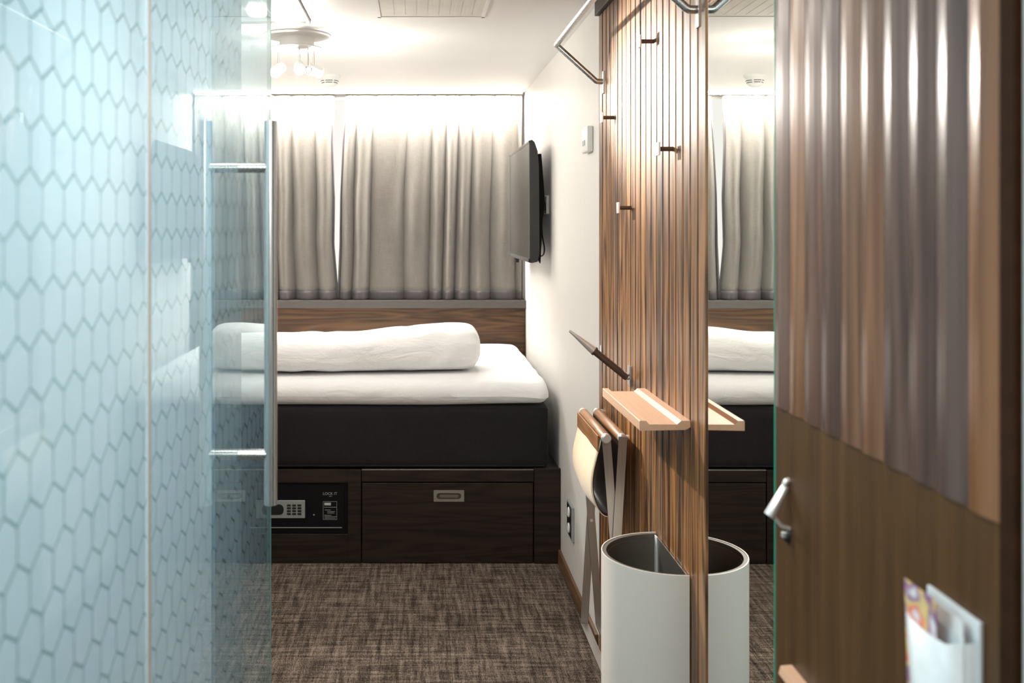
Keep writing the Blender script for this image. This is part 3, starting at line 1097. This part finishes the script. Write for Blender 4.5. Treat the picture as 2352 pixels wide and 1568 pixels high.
# mirror beyond the panel (turned a third of a degree)
th = math.radians(0.28)
my0, my1 = 1.756, WY0 - 0.002
bm = NB()
mx = XW + 0.002
box(bm, mx + 0.0008, mx + 0.006, my0, my1, 0.02, 2.2)
mt = thing('wall_mirror', (mx, my1, 0.02), 'tall frameless mirror between the slatted panel and the open door', 'mirror')
obj('mirror_glass', box(NB(), mx, mx + 0.0007, my0 + 0.0005, my1, 0.02, 2.24), M_mirror, mt)
obj('glass_edge', box(NB(), mx - 0.0002, mx + 0.0065, my0 - 0.0015, my0, 0.02, 2.24), M_mirror_edge, mt, label='deep green polished glass edge')
obj('backing', box(NB(), mx + 0.0008, mx + 0.0065, my0, my1, 0.02, 2.24), M_blackm, mt)
bm.free()
mt.rotation_euler = (0, 0, -th)


# ------------------------------------------------------------------ things on the slatted panel
def coat_hook(yc, h, label):
    t = thing('coat_hook', (XW - 0.002, yc, EYE + h), label, 'coat hook', 'square-ended hooks on the slatted panel')
    x0 = XW
    obj('stem', tube(NB(), [(x0, yc, EYE + h), (x0 - 0.036, yc, EYE + h)], 0.0058, 14), M_dark_steel, t, True)
    obj('end_plate', box(NB(), x0 - 0.041, x0 - 0.036, yc - 0.015, yc + 0.015, EYE + h - 0.016, EYE + h + 0.016, 0.0008), M_chrome, t)


coat_hook(2.642, 0.484, 'uppermost square-ended coat hook on the slatted panel')
coat_hook(3.177, 0.339, 'coat hook level with the bright spot at the far edge of the slatted panel')
coat_hook(2.440, 0.1835, 'coat hook halfway up, nearest to the mirror on the slatted panel')
coat_hook(2.920, 0.047, 'lowest square-ended coat hook, above the angled wall rod')

# clothes rail high up
t = thing('clothes_rail', (XW, 2.8, EYE + 0.48), 'bent steel clothes rail reaching out at the top of the slatted panel', 'clothes rail')
R_ = 0.0095
for yy_ in (3.338, 2.217):
    obj('mounting_plate', box(NB(), XW - 0.006, XW + 0.001, yy_ - 0.012, yy_ + 0.012, EYE + 0.437, EYE + 0.512, 0.001), M_steel, t)
bm = NB()
pts = [(XW, 3.338, EYE + 0.477), (0.606, 3.338, EYE + 0.477), (0.471, 3.338, EYE + 0.60), (0.471, 2.217, EYE + 0.60), (0.606, 2.217, EYE + 0.477), (XW, 2.217, EYE + 0.477)]
tube(bm, soften(pts, 0.006, 3), R_, 16)
obj('rail', bm, M_steel, t, True)

# angled wall rod
t = thing('angled_wall_rod', (XW, 2.92, EYE - 0.444), 'dark rod with tapered steel tip slanting from the slatted panel above the shelf', 'wall rod')
obj('mounting_plate', box(NB(), XW - 0.008, XW, 2.905, 2.935, EYE - 0.474, EYE - 0.416, 0.001), M_steel, t)
e0 = Vector((0.619, 2.92, EYE - 0.450))
e1 = Vector((0.449, 2.92, EYE - 0.312))
bm = NB()
tube(bm, [(XW - 0.006, 2.92, EYE - 0.450), (0.622, 2.92, EYE - 0.450), e0 + (e1 - e0) * 0.04], 0.0075, 16)
obj('elbow', bm, M_steel, t, True)
obj('shaft', tube(NB(), [e0, e0 + (e1 - e0) * 0.56], 0.0105, 18), M_dark_steel, t, True)
dv = e1 - e0
obj('collar', tube(NB(), [e0 + dv * 0.545, e0 + dv * 0.575], 0.0132, 18), M_dark_steel, t, True)
obj('tapered_tip', tube(NB(), [e0 + dv * 0.57, e0 + dv * 0.6, e0 + dv * 0.99, e1], [0.0122, 0.0122, 0.0034, 0.0012], 18), M_chrome, t, True)
tag(obj('coat_peg', box(box(NB(), XW - 0.004, XW + 0.001, 3.375, 3.395, EYE - 0.452, EYE - 0.412, 0.001), XW - 0.016, XW - 0.002, 3.381, 3.389, EYE - 0.45, EYE - 0.442, 0.001), M_chrome, loc=(XW, 3.385, EYE - 0.43)),
    'tiny steel peg at the far edge of the panel behind the angled rod', 'peg')

# shelf tray
t_y0, t_y1 = 2.287, 2.740
zb, zt = EYE - 0.475, EYE - 0.452
prof = [(0.514, zb), (XW - 0.003, zb + 0.0), (XW - 0.003, zt + 0.0), (XW - 0.026, zt + 0.001), (XW - 0.036, zt - 0.008), (XW - 0.092, zt - 0.008), (0.530, zt - 0.001), (0.514, zt + 0.0)]
prof = [(0.514, zb + 0.001), (0.515, zb), (XW - 0.012, zb + 0.002), (XW - 0.001, zb + 0.008), (XW - 0.001, zt), (XW - 0.022, zt), (XW - 0.032, zt - 0.0085), (XW - 0.096, zt - 0.0085), (0.529, zt), (0.515, zt), (0.514, zt - 0.001)]
o = obj('tray_shelf', prism(NB(), prof, 'y', t_y0, t_y1), M_peach, None, loc=(XW, 2.5, zb))
tag(o, 'narrow peach-coloured tray shelf with raised lips on the slatted panel', 'shelf')

# ------------------------------------------------------------------ folded stool
SY0, SY1 = 2.82, 3.215
zr = EYE - 0.608
t = thing('folding_stool', (0.56, 3.0, 0.19), 'folded safari stool with cream seat hanging on the slatted panel', 'folding stool')
for xx, lab in ((0.540, None), (0.586, None)):
    ro = obj('seat_rod', tube(NB(), [(xx, SY0 + 0.012, zr), (xx, SY0 + 0.016, zr), (xx, SY1 - 0.016, zr), (xx, SY1 - 0.012, zr)], [0.012, 0.0145, 0.0145, 0.012], 20), M_roll, t, True)
    for (ya, yb) in ((SY0 - 0.006, SY0 + 0.014), (SY1 - 0.014, SY1 + 0.006)):
        obj('rod_cap', tube(NB(), [(xx, ya, zr), (xx, ya + 0.003, zr), (xx, yb - 0.002, zr), (xx, yb, zr)], [0.010, 0.0135, 0.0135, 0.011], 18), M_chrome, ro, True)


def flat_bar(p, q, w_, th_, yc):
    """flat bar in the XZ plane between p and q, broad face toward the camera"""
    p, q = Vector(p), Vector(q)
    d = (q - p).normalized()
    nn = Vector((-d.y, d.x))
    poly = [p + nn * w_ / 2, p - nn * w_ / 2, q - nn * w_ / 2, q + nn * w_ / 2]
    return prism(NB(), [(v.x, v.y) for v in poly], 'y', yc - th_ / 2, yc + th_ / 2)


for yc, off in ((SY0, 0.004), (SY1, -0.004)):
    a = obj('leg', flat_bar((0.540, zr + 0.006), (0.592, 0.19), 0.024, 0.005, yc + off), M_steel_y, t)
    a2 = obj('leg', flat_bar((0.586, zr + 0.006), (0.545, 0.19), 0.024, 0.005, yc - off), M_steel_y, t)
    s_ = -1
    obj('pivot_bolt', tube(NB(), [(0.5665, yc - 0.009, 0.525), (0.5665, yc + 0.009, 0.525)], 0.0048, 14), M_chrome, a, True)
obj('foot_bar', box(NB(), 0.533, 0.557, SY0, SY1, 0.186, 0.191), M_steel_y, t)
obj('foot_bar', box(NB(), 0.580, 0.604, SY0, SY1, 0.186, 0.191), M_steel_y, t)
# sling: closed strip in XZ, extruded in Y
sl = [(0.532, zr + 0.002), (0.527, zr - 0.02), (0.516, zr - 0.06), (0.506, zr - 0.10), (0.502, zr - 0.135), (0.505, zr - 0.17), (0.515, zr - 0.20), (0.530, zr - 0.222), (0.547, zr - 0.23),
      (0.562, zr - 0.222), (0.574, zr - 0.19), (0.580, zr - 0.15), (0.585, zr - 0.09), (0.592, zr - 0.04), (0.596, zr)]


def spline(pts, k=5):
    out = []
    P = [Vector(p) for p in pts]
    for i in range(len(P) - 1):
        p0, p1, p2, p3 = P[max(i - 1, 0)], P[i], P[i + 1], P[min(i + 2, len(P) - 1)]
        for j in range(k):
            s = j / k
            out.append(0.5 * ((2 * p1) + (p2 - p0) * s + (2 * p0 - 5 * p1 + 4 * p2 - p3) * s * s + (3 * p1 - p0 - 3 * p2 + p3) * s ** 3))
    out.append(P[-1])
    return out


sp = spline(sl)


def strip(off, mat, name, y0, y1):
    bm = NB()
    NY = 12
    rows = []
    for i, p in enumerate(sp):
        a = sp[max(0, i - 1)]
        c_ = sp[min(len(sp) - 1, i + 1)]
        d = (c_ - a).normalized()
        nn = Vector((d.y, -d.x))
        f = math.sin(PI * i / (len(sp) - 1))
        row = []
        for j in range(NY + 1):
            v = j / NY
            bulge = 0.004 * math.cos(v * 2 * PI) * f
            q = p - nn * (off + bulge)
            row.append(bm.verts.new((q.x, y0 + (y1 - y0) * v, q.y)))
        rows.append(row)
    for i in range(len(rows) - 1):
        for j in range(NY):
            bm.faces.new((rows[i][j], rows[i][j + 1], rows[i + 1][j + 1], rows[i + 1][j]))
    o = obj(name, bm, mat, t, True)
    s = o.modifiers.new('thick', 'SOLIDIFY')
    s.thickness = 0.0022
    s.offset = 0
    return o


strip(-0.0013, M_cream, 'sling_seat', SY0 + 0.022, SY1 - 0.022)
strip(0.0013, M_leather, 'seat_lining', SY0 + 0.022, SY1 - 0.022)
bm = NB()
box(bm, 0.518, 0.5215, SY0 + 0.02, SY1 - 0.02, zr - 0.042, zr + 0.004, 0.001)
obj('seam_band', bm, M_roll, t)
for i, yc in enumerate((3.37, 2.96)):
    o = thing('stool_peg', (XW, yc, EYE - 0.631), 'round steel peg beneath the shelf end of the stool rods' if i else 'round steel peg beyond the far ends of the stool rods', 'peg')
    obj('peg_shaft', tube(NB(), [(XW + 0.001, yc, EYE - 0.633), (XW - 0.02, yc, EYE - 0.633)], 0.006, 14), M_chrome, o, True)
    obj('peg_head', tube(NB(), [(XW - 0.018, yc, EYE - 0.633), (XW - 0.020, yc, EYE - 0.633), (XW - 0.025, yc, EYE - 0.633), (XW - 0.027, yc, EYE - 0.633)], [0.008, 0.0115, 0.0115, 0.008], 18), M_chrome, o, True)

# ------------------------------------------------------------------ D-shaped wall bin
BYC, BR, BRY = 2.450, 0.170, 0.163
BZ1, BZ0 = EYE - 0.808, 0.10
XBK = XW - 0.003
t = thing('waste_bin', (XBK - 0.08, BYC, BZ0), 'white half-round waste bin hung on the slatted panel beneath the shelf', 'waste bin')


def half(r, ry, xo=0.0, n_=40):
    return [(XBK - xo - r * math.sin(PI * i / n_), BYC - ry * math.cos(PI * i / n_)) for i in range(n_ + 1)]


def shell(bm, outer, inner, z0, z1):
    Ao = [bm.verts.new((p[0], p[1], z0)) for p in outer]
    Bo = [bm.verts.new((p[0], p[1], z1)) for p in outer]
    Ai = [bm.verts.new((p[0], p[1], z0)) for p in inner]
    Bi = [bm.verts.new((p[0], p[1], z1)) for p in inner]
    k = len(outer)
    for i in range(k - 1):
        bm.faces.new((Ao[i], Ao[i + 1], Bo[i + 1], Bo[i]))
        bm.faces.new((Ai[i], Bi[i], Bi[i + 1], Ai[i + 1]))
        bm.faces.new((Bo[i], Bo[i + 1], Bi[i + 1], Bi[i]))
        bm.faces.new((Ao[i], Ai[i], Ai[i + 1], Ao[i + 1]))
    for i in (0, k - 1):
        bm.faces.new((Ao[i], Bo[i], Bi[i], Ai[i]))
    return bm


obj('shell', shell(NB(), half(BR, BRY), half(BR - 0.0025, BRY - 0.0025), BZ0, BZ1), M_binw, t, True)
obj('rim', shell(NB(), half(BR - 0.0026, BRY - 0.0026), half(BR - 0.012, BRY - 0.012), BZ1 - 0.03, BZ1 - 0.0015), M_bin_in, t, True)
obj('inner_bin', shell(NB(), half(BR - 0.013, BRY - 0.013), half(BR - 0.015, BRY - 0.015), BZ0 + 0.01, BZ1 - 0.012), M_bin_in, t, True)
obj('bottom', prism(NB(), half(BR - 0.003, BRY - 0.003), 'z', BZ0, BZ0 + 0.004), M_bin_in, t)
obj('back_plate', box(NB(), XBK - 0.003, XBK - 0.0005, BYC - BRY + 0.015, BYC + BRY - 0.012, BZ0 + 0.005, BZ1 - 0.004), M_steel_y, t)
bm = NB()
box(bm, XBK - 0.006, XBK - 0.003, BYC + BRY - 0.036, BYC + BRY - 0.014, BZ1 - 0.14, BZ1 - 0.003, 0.0005)
obj('corner_bracket', bm, M_white_pl, t)

# ------------------------------------------------------------------ glass wall and sliding glass door
GX = -0.333
G_END = 2.287
G_SEAM = 1.232
p1 = hexfilm('hexagon_film_glass_fixed', 0.832, 1.195 - 0.577 * 0.0551, 0.0551)
p2 = hexfilm('hexagon_film_glass_door', 1.304, 1.713 - 0.577 * 0.0551, 0.0551)


def pane(y0, y1, z0, z1):
    bm = NB()
    v = [bm.verts.new(c_) for c_ in ((GX, y0, z0), (GX, y1, z0), (GX, y1, z1), (GX, y0, z1))]
    bm.faces.new(v)
    return bm


t = thing('glass_partition', (GX, 0.5, 0.0), 'fixed frosted glass pane with a pale blue honeycomb pattern nearest the camera', 'glass partition')
obj('pane', pane(-0.6, G_SEAM, 0.004, CZ - 0.001), p1, t)
t = thing('door_1', (GX, 1.8, 0.0), 'sliding glass door with a honeycomb film and a long steel pull bar', 'glass door', None, 'structure')
obj('pane', pane(G_SEAM + 0.016, G_END, 0.008, CZ - 0.001), p2, t)
obj('glass_edge', box(NB(), GX - 0.009, GX + 0.0006, G_END - 0.0006, G_END + 0.001, 0.008, CZ - 0.001), M_glass_edge, t, label='green polished glass edge')
obj('seam_seal', box(NB(), GX - 0.006, GX + 0.0015, G_SEAM - 0.0005, G_SEAM + 0.0155, 0.008, CZ - 0.001), plain('clear_seal', (0.88, 0.92, 0.94), 0.35, nz=0.01), t)
hy = 1.867
h = obj('pull_handle', tube(NB(), [(GX + 0.061, hy, EYE + (514 - 1158) * hy / 2286.7), (GX + 0.061, hy, EYE + (514 - 278) * hy / 2286.7)], 0.0122, 24), M_steel, t, True)
for yy_ in (385, 1043):
    zc = EYE + (514 - yy_) * hy / 2286.7
    obj('standoff', tube(NB(), [(GX + 0.0005, hy, zc), (GX + 0.055, hy, zc)], 0.0098, 18), M_steel, h, True)

# ------------------------------------------------------------------ entrance door, open against the right wall
DX0 = 0.510
dd_x = lambda y: DX0 + 0.0197 * y
Y0, Y1 = 0.890, 1.490
SK = 0.0197


def skew(bm):
    for v in bm.verts:
        v.co.x += SK * v.co.y
    return bm


t = thing('door_2', (0.54, 1.2, 0.0), 'open entrance door with vertical wooden slats on its upper part', 'door', None, 'structure')
ZS = 1.480 - 0.270
obj('door_leaf', skew(box(NB(), DX0 + 0.0, DX0 + 0.036, Y0, Y1 + 0.003, 0.008, 2.10, 0.001)), M_door_low, t)
DP = (Y1 - Y0) / 10
M_dslats = wood('door_slats_walnut', DOOR_TONES, axis=2, pitch=DP, paxis=1, p0=Y0 - 1.2, rough=0.25, ring=6, contrast=0.6, offs=5, spec=0.4, lo=0.36, hi=0.74)
obj('slatted_front', skew(slats(DX0 - 0.006, Y0, Y1, ZS, 2.10, DP, 5, 0.0058, 0.0008, 0.42, 0.0001, 0.0012, 0.0056, 0.0040)), M_dslats, t)
obj('edge_trim', skew(box(NB(), DX0 - 0.0065, DX0 + 0.03, Y0 - 0.025, Y0 - 0.0005, 0.008, 2.10, 0.001)), M_door_trim, t)
# handle
yh = 1.436
xs_ = dd_x(yh)
hh_ = thing('tmp', (0, 0, 0))
bpy.data.objects.remove(hh_)
f_ = yh / 2286.7
qx = lambda x, y=1.436: (x - 955) * y / 2286.7
qz = lambda yy, y=1.436: EYE + (514 - yy) * y / 2286.7
bm = NB()
tube(bm, soften([(xs_, yh, qz(1103)), (qx(1806), yh, qz(1103)), (qx(1802), yh, qz(1114))], 0.003, 3), 0.0042, 12)
tube(bm, soften([(qx(1776), yh - 0.004, qz(1184)), (xs_ - 0.012, yh - 0.004, qz(1206)), (xs_ + 0.001, yh - 0.004, qz(1212))], 0.004, 3), 0.0032, 12)
ho = obj('door_handle', bm, M_chrome, t, True)
obj('grip', tube(NB(), [(qx(1804), yh, qz(1116)), (qx(1803), yh, qz(1119)), (qx(1768), yh - 0.002, qz(1180)), (qx(1765), yh - 0.002, qz(1184))], [0.005, 0.0058, 0.0085, 0.008], 20), M_chrome, ho, True)
lo = obj('lock_rose', skew(lathe(NB(), [(0.0, -0.004), (0.010, -0.004), (0.0125, -0.001), (0.0125, 0.001)], (DX0, yh + 0.005, qz(1230)), 24, 'x')), M_black, t, True)
obj('thumb_turn', skew(box(NB(), DX0 - 0.009, DX0 - 0.003, yh + 0.001, yh + 0.009, qz(1236), qz(1224), 0.001)), M_chrome, lo)
# little ledge near the door's free edge
tag(obj('door_ledge', skew(prism(NB(), [(DX0 - 0.019, qz(1546, 1.425)), (DX0, qz(1556, 1.425)), (DX0, qz(1526, 1.425)), (DX0 - 0.016, qz(1528, 1.425))], 'y', 1.30, 1.425)), M_peach, None, loc=(0.53, 1.4, 0.82)),
    'small peach-coloured wooden ledge at the bottom of the open door', 'ledge')

# leaflet holder
t = thing('leaflet_holder', (0.52, 0.97, 0.95), 'pale plastic leaflet holder mounted low on the open door', 'leaflet holder')
ya, yb = 0.926, 1.025
zt_ = EYE - 0.371


def dbox(x0, x1, y0, y1, z0, z1, bev=0.0):
    return skew(box(NB(), DX0 + x0, DX0 + x1, y0, y1, z0, z1, bev))


obj('back_plate', dbox(-0.004, -0.0005, ya, yb, zt_ - 0.26, zt_, 0.0006), M_acryl, t)
bm = NB()
zf = EYE - 0.396
v = []
fx = -0.030
pts_out = [(fx, ya + 0.012), (fx - 0.003, ya + 0.03), (fx - 0.004, (ya + yb) / 2), (fx - 0.003, yb - 0.03), (fx, yb - 0.012)]
bot = [(fx + 0.012, ya + 0.02), (fx + 0.009, ya + 0.035), (fx + 0.008, (ya + yb) / 2), (fx + 0.009, yb - 0.035), (fx + 0.012, yb - 0.02)]
rowsT = [bm.verts.new((DX0 + p[0], p[1], zf)) for p in pts_out]
rowsB = [bm.verts.new((DX0 + p[0], p[1], zt_ - 0.26)) for p in bot]
for i in range(4):
    bm.faces.new((rowsT[i], rowsT[i + 1], rowsB[i + 1], rowsB[i]))
# sides
for i, yy_ in ((0, ya + 0.004), (4, yb - 0.004)):
    a = bm.verts.new((DX0 - 0.004, yy_, zf + 0.004))
    b_ = bm.verts.new((DX0 - 0.004, yy_, zt_ - 0.26))
    bm.faces.new((rowsT[i], a, b_, rowsB[i]))
o = obj('front_pocket', skew(bm), M_acryl, t, True)
s = o.modifiers.new('thick', 'SOLIDIFY')
s.thickness = 0.0022
s.offset = 0
obj('divider', dbox(-0.016, -0.014, ya + 0.006, yb - 0.03, zt_ - 0.24, zt_ - 0.018, 0.0005), M_acryl, t)


def leaflet(x, lean, y0, y1, z0, z1, mat, label, name='leaflet'):
    bm = NB()
    P = [(x, y0, z0), (x, y1, z0), (x - lean, y1, z1), (x - lean, y0, z1)]
    A_ = [bm.verts.new((DX0 + p[0], p[1], p[2])) for p in P]
    B_ = [bm.verts.new((DX0 + p[0] - 0.0012, p[1], p[2])) for p in P]
    bm.faces.new(A_)
    bm.faces.new(B_[::-1])
    for i in range(4):
        bm.faces.new((A_[i], A_[(i + 1) % 4], B_[(i + 1) % 4], B_[i]))
    return tag(obj(name, skew(bm), mat, None, loc=(0.5, 0.98, z0)), label, 'leaflet')


m, n, b = nt('printed_leaflet')
tc = N(n, 'ShaderNodeTexCoord').outputs['Object']
f = noise(n, mapping(n, tc, (1, 30, 26)), 1.0, 2, 0.5)
c = ramp(n, f, [(0.30, (0.75, 0.74, 0.76)), (0.42, (0.85, 0.15, 0.10)), (0.50, (0.80, 0.62, 0.25)), (0.58, (0.30, 0.12, 0.28)), (0.68, (0.80, 0.78, 0.80))])
n.nodes[-1].color_ramp.interpolation = 'LINEAR'
n.links.new(c, b.inputs['Base Color'])
b.inputs['Roughness'].default_value = 0.4
leaflet(-0.022, 0.007, ya + 0.03, yb - 0.006, zt_ - 0.22, EYE - 0.362, m, 'red and yellow printed leaflet standing in front of the white ones')
leaflet(-0.011, 0.001, ya + 0.012, yb - 0.002, zt_ - 0.22, zt_ - 0.004, M_paper, 'plain white leaflet standing behind the printed one')
